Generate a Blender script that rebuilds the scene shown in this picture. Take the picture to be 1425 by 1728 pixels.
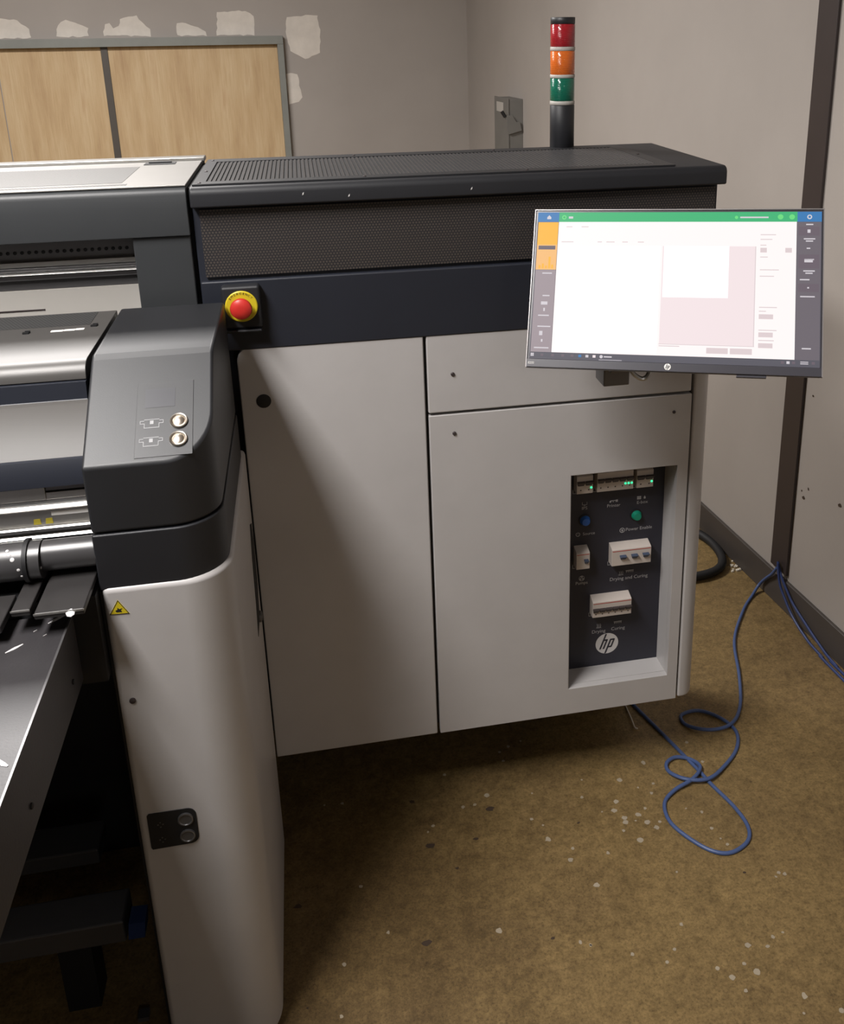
import bpy, bmesh, math, random
from mathutils import Matrix, Vector, Quaternion

for _o in list(bpy.data.objects):
    bpy.data.objects.remove(_o)
scene = bpy.context.scene
COL = scene.collection
PI = math.pi

# ------------------------------------------------------------------ camera
CAM = Vector((0.0, 0.0, 1.74))      # camera in the modelling frame, whose z = -0.06 is the floor
ZUP = 0.06                            # everything is lifted by this much so that the floor lies at z = 0
F_PX, CX, CY, WPX, HPX = 1619.16, 829.834, 580.283, 1425.0, 1728.0
_q = Vector((0.312205817, -0.193532837, -0.0444747575))
_R = Quaternion(_q.normalized(), _q.length).to_matrix() @ Matrix(((1, 0, 0), (0, 0, -1), (0, 1, 0)))
cam_data = bpy.data.cameras.new('camera')
cam = bpy.data.objects.new('camera', cam_data)
COL.objects.link(cam)
cam.matrix_world = Matrix.Translation(CAM + Vector((0, 0, ZUP))) @ Matrix((_R[0], -_R[1], -_R[2])).transposed().to_4x4()
cam_data.sensor_fit = 'HORIZONTAL'
cam_data.sensor_width = 36.0
cam_data.lens = F_PX / WPX * 36.0
cam_data.shift_x = (WPX / 2 - CX) / WPX
cam_data.shift_y = (CY - HPX / 2) / WPX
cam_data.clip_start = 0.02
scene.camera = cam

# ------------------------------------------------------------------ world, lights, exposure
world = bpy.data.worlds.new('world')
scene.world = world
world.use_nodes = True
world.node_tree.nodes['Background'].inputs[0].default_value = (0.75, 0.72, 0.68, 1)
world.node_tree.nodes['Background'].inputs[1].default_value = 0.05
vs = scene.view_settings
vs.view_transform = 'Standard'
vs.look = 'None'
vs.exposure = 0.0
vs.gamma = 1.0
vs.use_curve_mapping = False

CEIL = 2.99
# fluorescent ceiling fixtures, the last an added unseen fill lifting the shadows: (x, y, length along x, width, watts)
LAMPS = [(-0.90, 0.74, 0.40, 1.20, 97.0),
         (-1.05, 3.50, 1.20, 0.60, 112.0),
         (0.90, -3.40, 0.40, 1.20, 19.0)]
for lx, ly, ll, lw, watt in LAMPS:
    ld = bpy.data.lights.new('ceiling_or_fill_lamp', 'AREA')
    ld.shape = 'RECTANGLE'
    ld.size, ld.size_y, ld.energy = ll, lw, watt
    ld.color = (1.0, 0.968, 0.948)
    lo = bpy.data.objects.new('ceiling_or_fill_lamp', ld)
    lo.location = (lx, ly, CEIL - 0.095 + ZUP)
    COL.objects.link(lo)

# ------------------------------------------------------------------ materials
def lin(c):
    def f(v):
        v /= 255.0
        return v / 12.92 if v <= 0.04045 else ((v + 0.055) / 1.055) ** 2.4
    return (f(c[0]), f(c[1]), f(c[2]), 1.0)

class NT:
    def __init__(self, name):
        self.m = bpy.data.materials.new(name)
        self.m.use_nodes = True
        self.t = self.m.node_tree
        self.b = self.t.nodes['Principled BSDF']
    def n(self, kind, **kw):
        nd = self.t.nodes.new(kind)
        for k, v in kw.items():
            setattr(nd, k, v)
        return nd
    def l(self, a, b):
        self.t.links.new(a, b)
    def math(self, op, a, b=None, c=None):
        nd = self.n('ShaderNodeMath', operation=op)
        for i, v in enumerate((a, b, c)):
            if v is None:
                continue
            if isinstance(v, (int, float)):
                nd.inputs[i].default_value = v
            else:
                self.l(v, nd.inputs[i])
        return nd.outputs[0]
    def noise(self, scale, detail=4, rough=0.6, vec=None, stretch=None):
        nd = self.n('ShaderNodeTexNoise')
        nd.inputs['Scale'].default_value = scale
        nd.inputs['Detail'].default_value = detail
        nd.inputs['Roughness'].default_value = rough
        if vec is None:
            vec = self.coord()
        if stretch:
            mp = self.n('ShaderNodeMapping')
            mp.inputs['Scale'].default_value = stretch
            self.l(vec, mp.inputs[0])
            vec = mp.outputs[0]
        self.l(vec, nd.inputs['Vector'])
        return nd.outputs['Fac']
    def coord(self):
        return self.n('ShaderNodeTexCoord').outputs['Object']
    def pos(self):
        return self.n('ShaderNodeNewGeometry').outputs['Position']
    def ramp(self, fac, stops):
        nd = self.n('ShaderNodeValToRGB')
        cr = nd.color_ramp
        while len(cr.elements) < len(stops):
            cr.elements.new(0.5)
        for e, (p, c) in zip(cr.elements, stops):
            e.position = p
            e.color = c if len(c) == 4 else lin(c)
        self.l(fac, nd.inputs[0])
        return nd.outputs[0]
    def mix(self, fac, a, b, blend='MIX'):
        nd = self.n('ShaderNodeMix', data_type='RGBA', blend_type=blend)
        for i, v in ((0, fac), (6, a), (7, b)):
            if isinstance(v, (int, float)):
                nd.inputs[i].default_value = v
            elif isinstance(v, tuple):
                nd.inputs[i].default_value = v
            else:
                self.l(v, nd.inputs[i])
        return nd.outputs[2]
    def bump(self, h, strength=0.2, dist=0.002):
        nd = self.n('ShaderNodeBump')
        nd.inputs['Strength'].default_value = strength
        nd.inputs['Distance'].default_value = dist
        self.l(h, nd.inputs['Height'])
        self.l(nd.outputs[0], self.b.inputs['Normal'])

def plain(name, rgb, rough=0.5, metal=0.0, spec=0.5, var=0.06, grain=0.0, gscale=600, coat=0.0):
    k = NT(name)
    f = k.noise(9, 5)
    c = lin(rgb)
    lo = tuple(v * (1 - var) for v in c[:3]) + (1,)
    hi = tuple(min(1, v * (1 + var)) for v in c[:3]) + (1,)
    k.l(k.ramp(f, [(0.3, lo), (0.7, hi)]), k.b.inputs['Base Color'])
    k.b.inputs['Roughness'].default_value = rough
    k.b.inputs['Metallic'].default_value = metal
    k.b.inputs['Specular IOR Level'].default_value = spec
    k.b.inputs['Coat Weight'].default_value = coat
    k.b.inputs['Coat Roughness'].default_value = 0.15
    if grain:
        k.bump(k.noise(gscale, 2), grain, 0.0006)
    return k.m

def emit(name, rgb, strength):
    k = NT(name)
    k.b.inputs['Base Color'].default_value = (0.01, 0.01, 0.01, 1)
    k.b.inputs['Roughness'].default_value = 0.45
    k.b.inputs['Specular IOR Level'].default_value = 0.15
    k.b.inputs['Emission Color'].default_value = lin(rgb)
    k.b.inputs['Emission Strength'].default_value = strength
    return k.m

def wall_mat():
    k = NT('taupe wall paint')
    f = k.noise(1.3, 6, 0.6, k.pos())
    k.l(k.ramp(f, [(0.3, (160, 153, 147)), (0.7, (169, 162, 156))]), k.b.inputs['Base Color'])
    k.b.inputs['Roughness'].default_value = 0.75
    k.bump(k.noise(180, 3, 0.6, k.pos()), 0.12, 0.001)
    return k.m

def floor_mat():
    k = NT('stained concrete with painted shadow')
    p = k.pos()
    big = k.noise(1.6, 6, 0.65, p)
    mid = k.noise(11, 10, 0.78, p)
    fine = k.noise(170, 7, 0.8, p)
    base = k.ramp(big, [(0.30, (131, 108, 72)), (0.5, (151, 126, 82)), (0.72, (165, 139, 91))])
    dirt = k.ramp(mid, [(0.30, (66, 54, 42)), (0.52, (255, 255, 255))])
    c = k.mix(0.34, base, dirt, 'MULTIPLY')
    grit = k.ramp(k.noise(46, 12, 0.85, p), [(0.40, (88, 74, 60)), (0.60, (255, 255, 255))])
    c = k.mix(0.5, c, grit, 'MULTIPLY')
    sp = k.ramp(fine, [(0.36, (70, 58, 44)), (0.52, (255, 255, 255))])
    c = k.mix(0.5, c, sp, 'MULTIPLY')
    # painted shadow of the end pillar and the viewer, before the left door
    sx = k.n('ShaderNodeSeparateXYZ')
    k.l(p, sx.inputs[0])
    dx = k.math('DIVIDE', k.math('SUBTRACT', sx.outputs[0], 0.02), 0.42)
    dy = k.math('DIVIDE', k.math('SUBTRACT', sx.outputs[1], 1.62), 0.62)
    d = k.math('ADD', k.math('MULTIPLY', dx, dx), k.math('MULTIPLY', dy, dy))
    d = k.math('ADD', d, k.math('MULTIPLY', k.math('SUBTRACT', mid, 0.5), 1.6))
    floor_shade = k.ramp(d, [(0.15, (140, 128, 118)), (1.0, (255, 255, 255))])
    c = k.mix(0.45, c, floor_shade, 'MULTIPLY')
    k.l(c, k.b.inputs['Base Color'])
    r = k.n('ShaderNodeMapRange')
    k.l(mid, r.inputs[0])
    r.inputs[3].default_value = 0.42
    r.inputs[4].default_value = 0.62
    k.l(r.outputs[0], k.b.inputs['Roughness'])
    k.b.inputs['Specular IOR Level'].default_value = 0.4
    k.bump(fine, 0.15, 0.0015)
    return k.m

def plywood_mat():
    k = NT('plywood')
    p = k.coord()
    w = k.noise(3.2, 5, 0.55, p, (3.5, 1, 0.55))
    g = k.noise(60, 4, 0.6, p, (6, 1, 0.12))
    c = k.ramp(w, [(0.28, (186, 157, 120)), (0.48, (204, 178, 139)), (0.62, (212, 189, 152)), (0.78, (196, 165, 127))])
    gg = k.ramp(g, [(0.3, (225, 210, 190)), (0.7, (255, 255, 255))])
    k.l(k.mix(0.6, c, gg, 'MULTIPLY'), k.b.inputs['Base Color'])
    k.b.inputs['Roughness'].default_value = 0.6
    return k.m

def perforated(name, base, hole, pitch, rad, ax=(0, 2), rough=0.5, metal=0.0):
    """sheet with a hexagonal pattern of small round holes"""
    k = NT(name)
    s = k.n('ShaderNodeSeparateXYZ')
    k.l(k.coord(), s.inputs[0])
    u = k.math('DIVIDE', s.outputs[ax[0]], pitch)
    v = k.math('DIVIDE', s.outputs[ax[1]], pitch * 1.732)
    def dist(off):
        fu = k.math('SUBTRACT', k.math('FRACT', k.math('ADD', u, off + 50)), 0.5)
        fv = k.math('MULTIPLY', k.math('SUBTRACT', k.math('FRACT', k.math('ADD', v, off + 50)), 0.5), 1.732)
        return k.math('ADD', k.math('MULTIPLY', fu, fu), k.math('MULTIPLY', fv, fv))
    d = k.math('MINIMUM', dist(0.0), dist(0.5))
    m = k.math('LESS_THAN', d, rad * rad)
    k.l(k.mix(m, lin(base), lin(hole)), k.b.inputs['Base Color'])
    k.b.inputs['Roughness'].default_value = rough
    k.b.inputs['Metallic'].default_value = metal
    return k.m

M = {}
M['wall'] = wall_mat()
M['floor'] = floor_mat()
M['ceiling'] = plain('ceiling paint', (190, 184, 176), 0.85)
M['patch'] = plain('dried filler', (214, 207, 198), 0.8, var=0.1)
M['base'] = plain('rubber baseboard', (72, 66, 62), 0.5)
M['trim'] = plain('dark brown trim', (56, 48, 47), 0.45)
M['winframe'] = plain('grey green painted frame', (132, 134, 129), 0.4)
M['mullion'] = plain('dark grey mullion', (82, 76, 70), 0.5)
M['ply'] = plywood_mat()
M['white'] = plain('light grey enamel', (184, 181, 180), 0.38, var=0.03, grain=0.08)
M['black'] = plain('black plastic', (33, 34, 38), 0.5, var=0.05, grain=0.15)
M['band'] = plain('blue black fascia', (35, 38, 47), 0.45, var=0.05)
M['grey'] = plain('satin black plastic', (33, 34, 37), 0.47, spec=0.6, var=0.05, grain=0.12)
M['gantry'] = plain('charcoal plastic', (52, 54, 56), 0.47, var=0.04, grain=0.12)
M['greytop'] = plain('grey satin cover', (82, 80, 78), 0.42, metal=0.2, var=0.04, grain=0.1)
M['display'] = plain('smoked display', (46, 46, 52), 0.42)
M['gantrytop'] = plain('top plate with painted sheen', (146, 144, 141), 0.4, metal=0.5, var=0.03)  # paler than the lid's plastic: grazing sheen is put into the colour
M['plate'] = plain('warm grey plate', (70, 67, 64), 0.5, var=0.04)
M['darkslot'] = plain('slot black', (16, 16, 18), 0.7)
M['mesh'] = perforated('perforated black sheet', (33, 33, 36), (76, 69, 64), 0.0060, 0.33, (0, 2), 0.5)
M['meshtop'] = perforated('perforated grey sheet', (72, 72, 72), (30, 30, 30), 0.0060, 0.36, (0, 1), 0.55, 0.0)
M['meshgantry'] = perforated('perforated pale sheet', (120, 119, 117), (50, 50, 50), 0.0060, 0.36, (0, 1), 0.45, 0.3)
M['slat'] = plain('vent slat', (66, 65, 66), 0.36, var=0.03)
M['navy'] = plain('navy panel', (42, 42, 52), 0.55, var=0.04)
M['cream'] = plain('breaker plastic', (196, 186, 178), 0.45, var=0.04)
M['toggle'] = plain('breaker toggle', (58, 50, 50), 0.5)
M['bluetog'] = plain('blue grey toggle', (62, 74, 96), 0.45)
M['red'] = plain('red plastic', (194, 48, 42), 0.38, var=0.03)
M['redline'] = plain('red stripe', (168, 60, 52), 0.5)
M['sticker'] = plain('faded yellow sticker', (176, 160, 48), 0.5)
M['yellow'] = plain('yellow plastic', (206, 186, 38), 0.45, var=0.06)
M['blue'] = plain('blue button', (42, 92, 168), 0.35)
M['green'] = plain('green button', (22, 140, 112), 0.35)
M['led'] = emit('green led', (60, 240, 160), 1.6)
M['ink'] = plain('white print', (176, 176, 178), 0.6)
M['inkgrey'] = plain('dim print', (158, 158, 160), 0.6)
M['inkdim'] = plain('grey print', (172, 172, 174), 0.6)
M['logo'] = plain('logo silver white', (205, 203, 202), 0.4)
M['chrome'] = plain('chrome', (236, 226, 212), 0.3, metal=1.0, var=0.02)
M['steel'] = plain('brushed aluminium', (176, 174, 170), 0.3, metal=0.85, var=0.05)
M['steelbright'] = plain('bright aluminium', (232, 230, 226), 0.25, metal=0.6, var=0.02)
M['steeldark'] = plain('dull steel', (112, 111, 112), 0.38, metal=0.6, var=0.06)
M['platen'] = plain('pale platen', (178, 174, 168), 0.5, var=0.03)
M['label'] = plain('white label and glint', (246, 244, 240), 0.5, var=0.01)
M['roller'] = plain('black roller', (64, 63, 64), 0.32, var=0.06)
M['table'] = plain('charcoal table skin', (52, 50, 52), 0.42, var=0.14, grain=0.3, gscale=240)
M['deck'] = plain('worn dark deck', (46, 44, 44), 0.42, var=0.14)
M['rubber'] = plain('black rubber', (26, 26, 28), 0.6)
M['bluecable'] = plain('blue cable jacket', (74, 94, 140), 0.45, var=0.05)
M['bluecable2'] = plain('deep blue cable jacket', (44, 60, 108), 0.45, var=0.05)
M['zip'] = plain('nylon white', (214, 206, 190), 0.5)
M['boxgrey'] = plain('grey enamel box', (112, 110, 106), 0.5)
M['spot'] = plain('white paint drop', (166, 154, 134), 0.6, var=0.12)
M['splash'] = plain('dried white ink', (206, 204, 204), 0.55, var=0.1)
M['dirt'] = plain('dark debris', (66, 52, 40), 0.8)
M['bluepart'] = plain('blue plastic part', (40, 62, 110), 0.5)
M['bezel'] = plain('monitor black with bloom', (70, 69, 76), 0.32, var=0.03)  # lightened from black: the screen's bloom is put into this colour
M['bezelrim'] = plain('monitor silver rim', (150, 146, 146), 0.35, metal=0.3)
def lens_mat(name, rgb):
    k = NT(name)
    k.b.inputs['Base Color'].default_value = lin(rgb)
    k.b.inputs['Roughness'].default_value = 0.2
    k.b.inputs['Coat Weight'].default_value = 0.5
    k.b.inputs['Subsurface Weight'].default_value = 0.15
    k.b.inputs['Subsurface Radius'].default_value = (0.01, 0.01, 0.01)
    s = k.n('ShaderNodeSeparateXYZ')
    k.l(k.coord(), s.inputs[0])
    k.bump(k.math('SINE', k.math('MULTIPLY', s.outputs[2], 1900)), 0.35, 0.0006)
    return k.m
M['lensred'] = lens_mat('red lens', (164, 34, 44))
M['lensorange'] = lens_mat('amber lens', (216, 108, 40))
M['lensgreen'] = lens_mat('green lens', (20, 106, 84))
M['lampface'] = emit('lamp diffuser', (255, 246, 232), 3.0)
SCR = 1.0
for nm, c, s in [('white', (255, 250, 249), 1.25), ('pinkwhite', (255, 246, 245), 1.02), ('preview', (244, 228, 230), 1.0),
                 ('green', (70, 186, 124), 0.95), ('blue', (66, 130, 190), 0.9), ('orange', (252, 182, 60), 1.0),
                 ('peach', (248, 190, 120), 0.95), ('side', (170, 156, 162), 0.85), ('side2', (126, 118, 126), 0.75),  # left sidebar grey is lightened to paint in the screen's haze
                 ('dark', (104, 102, 112), 0.75), ('barline', (226, 212, 214), 0.95), ('button', (228, 212, 214), 0.95),
                 ('text', (216, 210, 216), 0.95), ('lime', (110, 220, 130), 1.0), ('tile', (120, 108, 118), 0.8)]:
    M['s_' + nm] = emit('screen ' + nm, c, s * SCR)

# ------------------------------------------------------------------ mesh helpers
class MB:
    def __init__(self):
        self.v, self.f, self.m, self.s = [], [], [], []
        self.mats = []
    def mi(self, mat):
        if mat not in self.mats:
            self.mats.append(mat)
        return self.mats.index(mat)
    def add(self, verts, faces, mat=None, smooth=False):
        o = len(self.v)
        self.v += [Vector(p) for p in verts]
        k = self.mi(mat)
        for f in faces:
            self.f.append(tuple(i + o for i in f))
            self.m.append(k)
            self.s.append(smooth)
        return self
    def box(self, a, b, mat=None):
        x0, y0, z0 = a
        x1, y1, z1 = b
        return self.hexa([(x0, y0, z0), (x1, y0, z0), (x1, y1, z0), (x0, y1, z0),
                          (x0, y0, z1), (x1, y0, z1), (x1, y1, z1), (x0, y1, z1)], mat)
    def hexa(self, p, mat=None):
        return self.add(p, [(3, 2, 1, 0), (4, 5, 6, 7), (0, 1, 5, 4), (1, 2, 6, 5), (2, 3, 7, 6), (3, 0, 4, 7)], mat)
    def prism(self, poly, fn, a, b, mat=None, smooth=False):
        """extrude a 2-D polygon; fn(u, v, w) -> xyz"""
        n = len(poly)
        vs_ = [fn(u, v, a) for u, v in poly] + [fn(u, v, b) for u, v in poly]
        fs = [tuple(range(n - 1, -1, -1)), tuple(range(n, 2 * n))]
        fs += [(i, (i + 1) % n, n + (i + 1) % n, n + i) for i in range(n)]
        return self.add(vs_, fs, mat, smooth)
    def plan(self, poly, z0, z1, mat=None, smooth=False):
        return self.prism(poly, lambda u, v, w: (u, v, w), z0, z1, mat, smooth)
    def xz(self, poly, y0, y1, mat=None, smooth=False):
        return self.prism(poly, lambda u, v, w: (u, w, v), y0, y1, mat, smooth)
    def yz(self, poly, x0, x1, mat=None, smooth=False):
        return self.prism(poly, lambda u, v, w: (w, u, v), x0, x1, mat, smooth)
    def ring(self, o, i, y0, y1, mat=None):
        """rectangular panel in the xz plane with a rectangular opening; o, i = (x0, z0, x1, z1)"""
        def c(r, y):
            return [(r[0], y, r[1]), (r[2], y, r[1]), (r[2], y, r[3]), (r[0], y, r[3])]
        p = c(o, y0) + c(i, y0) + c(o, y1) + c(i, y1)
        fs = []
        for k in range(4):
            n = (k + 1) % 4
            fs += [(k, n, 4 + n, 4 + k), (8 + n, 8 + k, 12 + k, 12 + n),
                   (n, k, 8 + k, 8 + n), (4 + k, 4 + n, 12 + n, 12 + k)]
        return self.add(p, fs, mat)
    def lathe(self, prof, org, axis, n=32, mat=None):
        """revolve [(r, h)] about an axis through org"""
        ax = Vector(axis).normalized()
        t = Vector((0, 0, 1)) if abs(ax.z) < 0.9 else Vector((1, 0, 0))
        e1 = ax.cross(t).normalized()
        e2 = ax.cross(e1)
        org = Vector(org)
        vs_, fs = [], []
        for r, h in prof:
            for k in range(n):
                a = 2 * PI * k / n
                vs_.append(org + ax * h + (e1 * math.cos(a) + e2 * math.sin(a)) * r)
        for j in range(len(prof) - 1):
            for k in range(n):
                k2 = (k + 1) % n
                fs.append((j * n + k, j * n + k2, (j + 1) * n + k2, (j + 1) * n + k))
        fs.append(tuple(range(n - 1, -1, -1)))
        fs.append(tuple((len(prof) - 1) * n + k for k in range(n)))
        return self.add(vs_, fs, mat, True)
    def tube(self, pts, r, n=8, sub=6, mat=None):
        P = [Vector(p) for p in pts]
        path = []
        for i in range(len(P) - 1):
            p0, p1, p2, p3 = P[max(i - 1, 0)], P[i], P[i + 1], P[min(i + 2, len(P) - 1)]
            for k in range(sub):
                t = k / sub
                path.append(0.5 * ((2 * p1) + (p2 - p0) * t + (2 * p0 - 5 * p1 + 4 * p2 - p3) * t * t
                                   + (3 * p1 - p0 - 3 * p2 + p3) * t ** 3))
        path.append(P[-1])
        up = Vector((0, 0, 1))
        vs_, fs = [], []
        prev = None
        for i, p in enumerate(path):
            d = (path[min(i + 1, len(path) - 1)] - path[max(i - 1, 0)]).normalized()
            if prev is None:
                e1 = d.cross(up if abs(d.z) < 0.9 else Vector((1, 0, 0))).normalized()
            else:
                e1 = (prev - d * prev.dot(d)).normalized()
            prev = e1
            e2 = d.cross(e1)
            for k in range(n):
                a = 2 * PI * k / n
                vs_.append(p + (e1 * math.cos(a) + e2 * math.sin(a)) * r)
        for i in range(len(path) - 1):
            for k in range(n):
                k2 = (k + 1) % n
                fs.append((i * n + k, i * n + k2, (i + 1) * n + k2, (i + 1) * n + k))
        fs.append(tuple(range(n - 1, -1, -1)))
        fs.append(tuple((len(path) - 1) * n + k for k in range(n)))
        return self.add(vs_, fs, mat, True)
    def text(self, s, size, org, ex, ez, mat=None, align='CENTER', lift=0.0003, shear=0.0):
        """flat lettering: glyph x runs along ex, glyph y along ez"""
        cu = bpy.data.curves.new('txt', 'FONT')
        cu.body, cu.size, cu.align_x = s, size, align
        cu.shear = shear
        cu.resolution_u = 3
        ob = bpy.data.objects.new('txt', cu)
        me = bpy.data.meshes.new_from_object(ob)
        ex, ez, org = Vector(ex), Vector(ez), Vector(org)
        nrm = ex.cross(ez)
        self.add([org + ex * v.co.x + ez * v.co.y + nrm * lift for v in me.vertices],
                 [tuple(p.vertices) for p in me.polygons], mat)
        bpy.data.objects.remove(ob)
        bpy.data.curves.remove(cu)
        bpy.data.meshes.remove(me)
        return self

WLOC = {}
def obj(name, mb, mat=None, parent=None, bevel=0.0, seg=2, label=None, cat=None, group=None, kind=None, smooth_angle=32, recalc=True, base=False):
    me = bpy.data.meshes.new(name)
    lo = Vector((min(v.x for v in mb.v), min(v.y for v in mb.v), min(v.z for v in mb.v)))
    hi = Vector((max(v.x for v in mb.v), max(v.y for v in mb.v), max(v.z for v in mb.v)))
    c = (lo + hi) / 2
    if parent is None:
        c.z = lo.z
    me.from_pydata([v - c for v in mb.v], [], mb.f)
    mats = [(k if k else mat) for k in mb.mats]
    for k in mats:
        me.materials.append(M[k])
    for p, k, s in zip(me.polygons, mb.m, mb.s):
        p.material_index = k
    if recalc:
        bm = bmesh.new()
        bm.from_mesh(me)
        bmesh.ops.recalc_face_normals(bm, faces=bm.faces)
        bm.to_mesh(me)
        bm.free()
    me.shade_smooth()
    me.set_sharp_from_angle(angle=math.radians(smooth_angle))
    o = bpy.data.objects.new(name, me)
    COL.objects.link(o)
    if parent is not None:
        o.parent = parent
        o.location = c - WLOC[parent.name]
    else:
        o.location = c + Vector((0, 0, ZUP))
    WLOC[o.name] = c.copy()
    if bevel:
        md = o.modifiers.new('edge', 'BEVEL')
        md.width, md.segments = bevel, seg
        md.limit_method = 'ANGLE'
        md.angle_limit = math.radians(35)
        md.harden_normals = True
    for k, v in (('label', label), ('category', cat), ('group', group), ('kind', kind)):
        if v:
            o[k] = v
    return o

def thing(name, loc, label, cat, group=None, kind=None):
    o = bpy.data.objects.new(name, None)
    o.empty_display_size = 0.1
    o.location = Vector(loc) + Vector((0, 0, ZUP))
    COL.objects.link(o)
    WLOC[o.name] = Vector(loc)
    o['label'] = label
    if cat:
        o['category'] = cat
    if group:
        o['group'] = group
    if kind:
        o['kind'] = kind
    return o

def arc(cx, cy, r, a0, a1, n=8):
    return [(cx + r * math.cos(math.radians(a0 + (a1 - a0) * k / n)), cy + r * math.sin(math.radians(a0 + (a1 - a0) * k / n))) for k in range(n + 1)]

def bx(a, b, mat=None):
    return MB().box(a, b, mat)

# ------------------------------------------------------------------ the room
# room frame: r = metres left of the right wall, d = metres in front of the back wall
KS = 1.80 / 1.74
CO = Vector((1.066, 6.10))
def ks(p):
    return (p[0] * KS, p[1] * KS, CAM.z + (p[2] - CAM.z) * KS)
_a = 0.089
_L = math.sqrt(1 + _a * _a)
RU = Vector((-_a, 1.0)) / _L
RV = Vector((-1.0, -_a)) / _L
def rm(r, d, z):
    p = CO + RV * r - RU * d
    return ks((p.x, p.y, z))
def rbox(r0, r1, d0, d1, z0, z1, mat=None, mb=None):
    mb = mb or MB()
    return mb.hexa([rm(r0, d0, z0), rm(r1, d0, z0), rm(r1, d1, z0), rm(r0, d1, z0),
                    rm(r0, d0, z1), rm(r1, d0, z1), rm(r1, d1, z1), rm(r0, d1, z1)], mat)
RW, RD = 9.0, 14.0
RC = CAM.z + (CEIL - CAM.z) / KS     # ceiling height before ks()
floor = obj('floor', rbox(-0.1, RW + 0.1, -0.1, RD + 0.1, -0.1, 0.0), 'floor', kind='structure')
floor['label'] = 'worn brown concrete floor with white paint spots'
ceiling = obj('ceiling', rbox(-0.1, RW + 0.1, -0.1, RD + 0.1, RC, RC + 0.1), 'ceiling', kind='structure')
wall_back = obj('wall_back', rbox(-0.1, RW + 0.1, -0.1, 0.0, 0, RC), 'wall', kind='structure')
wall_right = obj('wall_right', rbox(-0.1, 0.0, 0.0, RD, 0, RC), 'wall', kind='structure')
wall_left = obj('wall_left', rbox(RW, RW + 0.1, 0.0, RD, 0, RC), 'wall', kind='structure')
wall_front = obj('wall_front', rbox(-0.1, RW + 0.1, RD, RD + 0.1, 0, RC), 'wall', kind='structure')
obj('baseboard_right', rbox(0.0, 0.012, 0.0, RD, 0, 0.102), 'base', kind='structure', bevel=0.003)
obj('baseboard_back', rbox(0.012, RW, 0.0, 0.012, 0, 0.102), 'base', kind='structure', bevel=0.003)
obj('trim_1', rbox(0.0, 0.009, 3.640, 3.728, 0.118, RC), 'trim', kind='structure', bevel=0.002)

# boarded-up interior window in the back wall
win = thing('window_1', rm(2.2, 0.0, 0.72), 'wide window with grey frame boarded up with plywood', None, kind='structure')
obj('frame_head', rbox(1.117, 3.60, 0.0, 0.05, 1.688, 1.735), 'winframe', win, bevel=0.002)
obj('frame_sill', rbox(1.117, 3.60, 0.0, 0.05, 0.72, 0.765), 'winframe', win, bevel=0.002)
obj('frame_jamb', rbox(1.117, 1.152, 0.0, 0.05, 0.765, 1.688), 'winframe', win, bevel=0.002)
obj('frame_jamb', rbox(3.565, 3.60, 0.0, 0.05, 0.765, 1.688), 'winframe', win, bevel=0.002)
obj('mullion', rbox(2.080, 2.117, 0.0, 0.016, 0.765, 1.688), 'mullion', win, bevel=0.002)
obj('plywood_panel', rbox(1.152, 2.080, 0.0, 0.008, 0.765, 1.688), 'ply', win, label='pale plywood panel')
obj('plywood_panel', rbox(2.117, 2.650, 0.0, 0.008, 0.765, 1.688), 'ply', win, label='pale plywood panel')
obj('plywood_panel', rbox(2.656, 3.565, 0.0, 0.008, 0.765, 1.688), 'ply', win, label='pale plywood panel')

PATCHES = [
 [(2.70, 1.85), (2.602, 1.847), (2.517, 1.831), (2.465, 1.785), (2.462, 1.742), (2.72, 1.738)],
 [(2.336, 1.746), (2.321, 1.808), (2.278, 1.835), (2.169, 1.79), (2.169, 1.744)],
 [(2.091, 1.749), (2.08, 1.811), (2.051, 1.817), (2.04, 1.786), (2.008, 1.795), (1.993, 1.835), (1.95, 1.848), (1.907, 1.85), (1.88, 1.815), (1.844, 1.777), (1.845, 1.742)],
 [(1.701, 1.743), (1.694, 1.813), (1.664, 1.816), (1.54, 1.767), (1.536, 1.741)],
 [(1.484, 1.74), (1.471, 1.868), (1.31, 1.874), (1.27, 1.841), (1.272, 1.741)],
 [(1.094, 1.735), (1.085, 1.839), (0.907, 1.848), (0.892, 1.765), (0.905, 1.632), (0.994, 1.6), (1.076, 1.652)],
 [(1.110, 1.522), (1.045, 1.517), (1.028, 1.38), (1.047, 1.357), (1.110, 1.348)]]
random.seed(4)
for poly in PATCHES:
    # subdivide and roughen the outline of each trowelled filler patch
    pts = []
    for i in range(len(poly)):
        a, b = Vector(poly[i]), Vector(poly[(i + 1) % len(poly)])
        n = max(1, int((b - a).length / 0.02))
        for k in range(n):
            p = a.lerp(b, k / n)
            pts.append((p.x + random.uniform(-.004, .004), p.y + random.uniform(-.004, .004)))
    obj('plaster_patch', MB().prism(pts, lambda u, v, w: rm(u, w, v), 0.0, 0.0012), 'patch', wall_back, label='white filler patch on the wall')
for r, z, s in [(3.767, 0.407, 0.008), (3.786, 0.445, 0.005), (3.934, 0.464, 0.008), (3.766, 0.731, 0.004), (3.755, 0.425, 0.004)]:
    pts = [(r + s * random.uniform(.5, 1.1) * math.cos(t * PI / 4), z + s * random.uniform(.5, 1.1) * math.sin(t * PI / 4)) for t in range(8)]
    obj('scuff_mark', MB().prism(pts, lambda u, v, w: rm(w, u, v), 0.0, 0.0008), 'dirt', wall_right)

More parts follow.
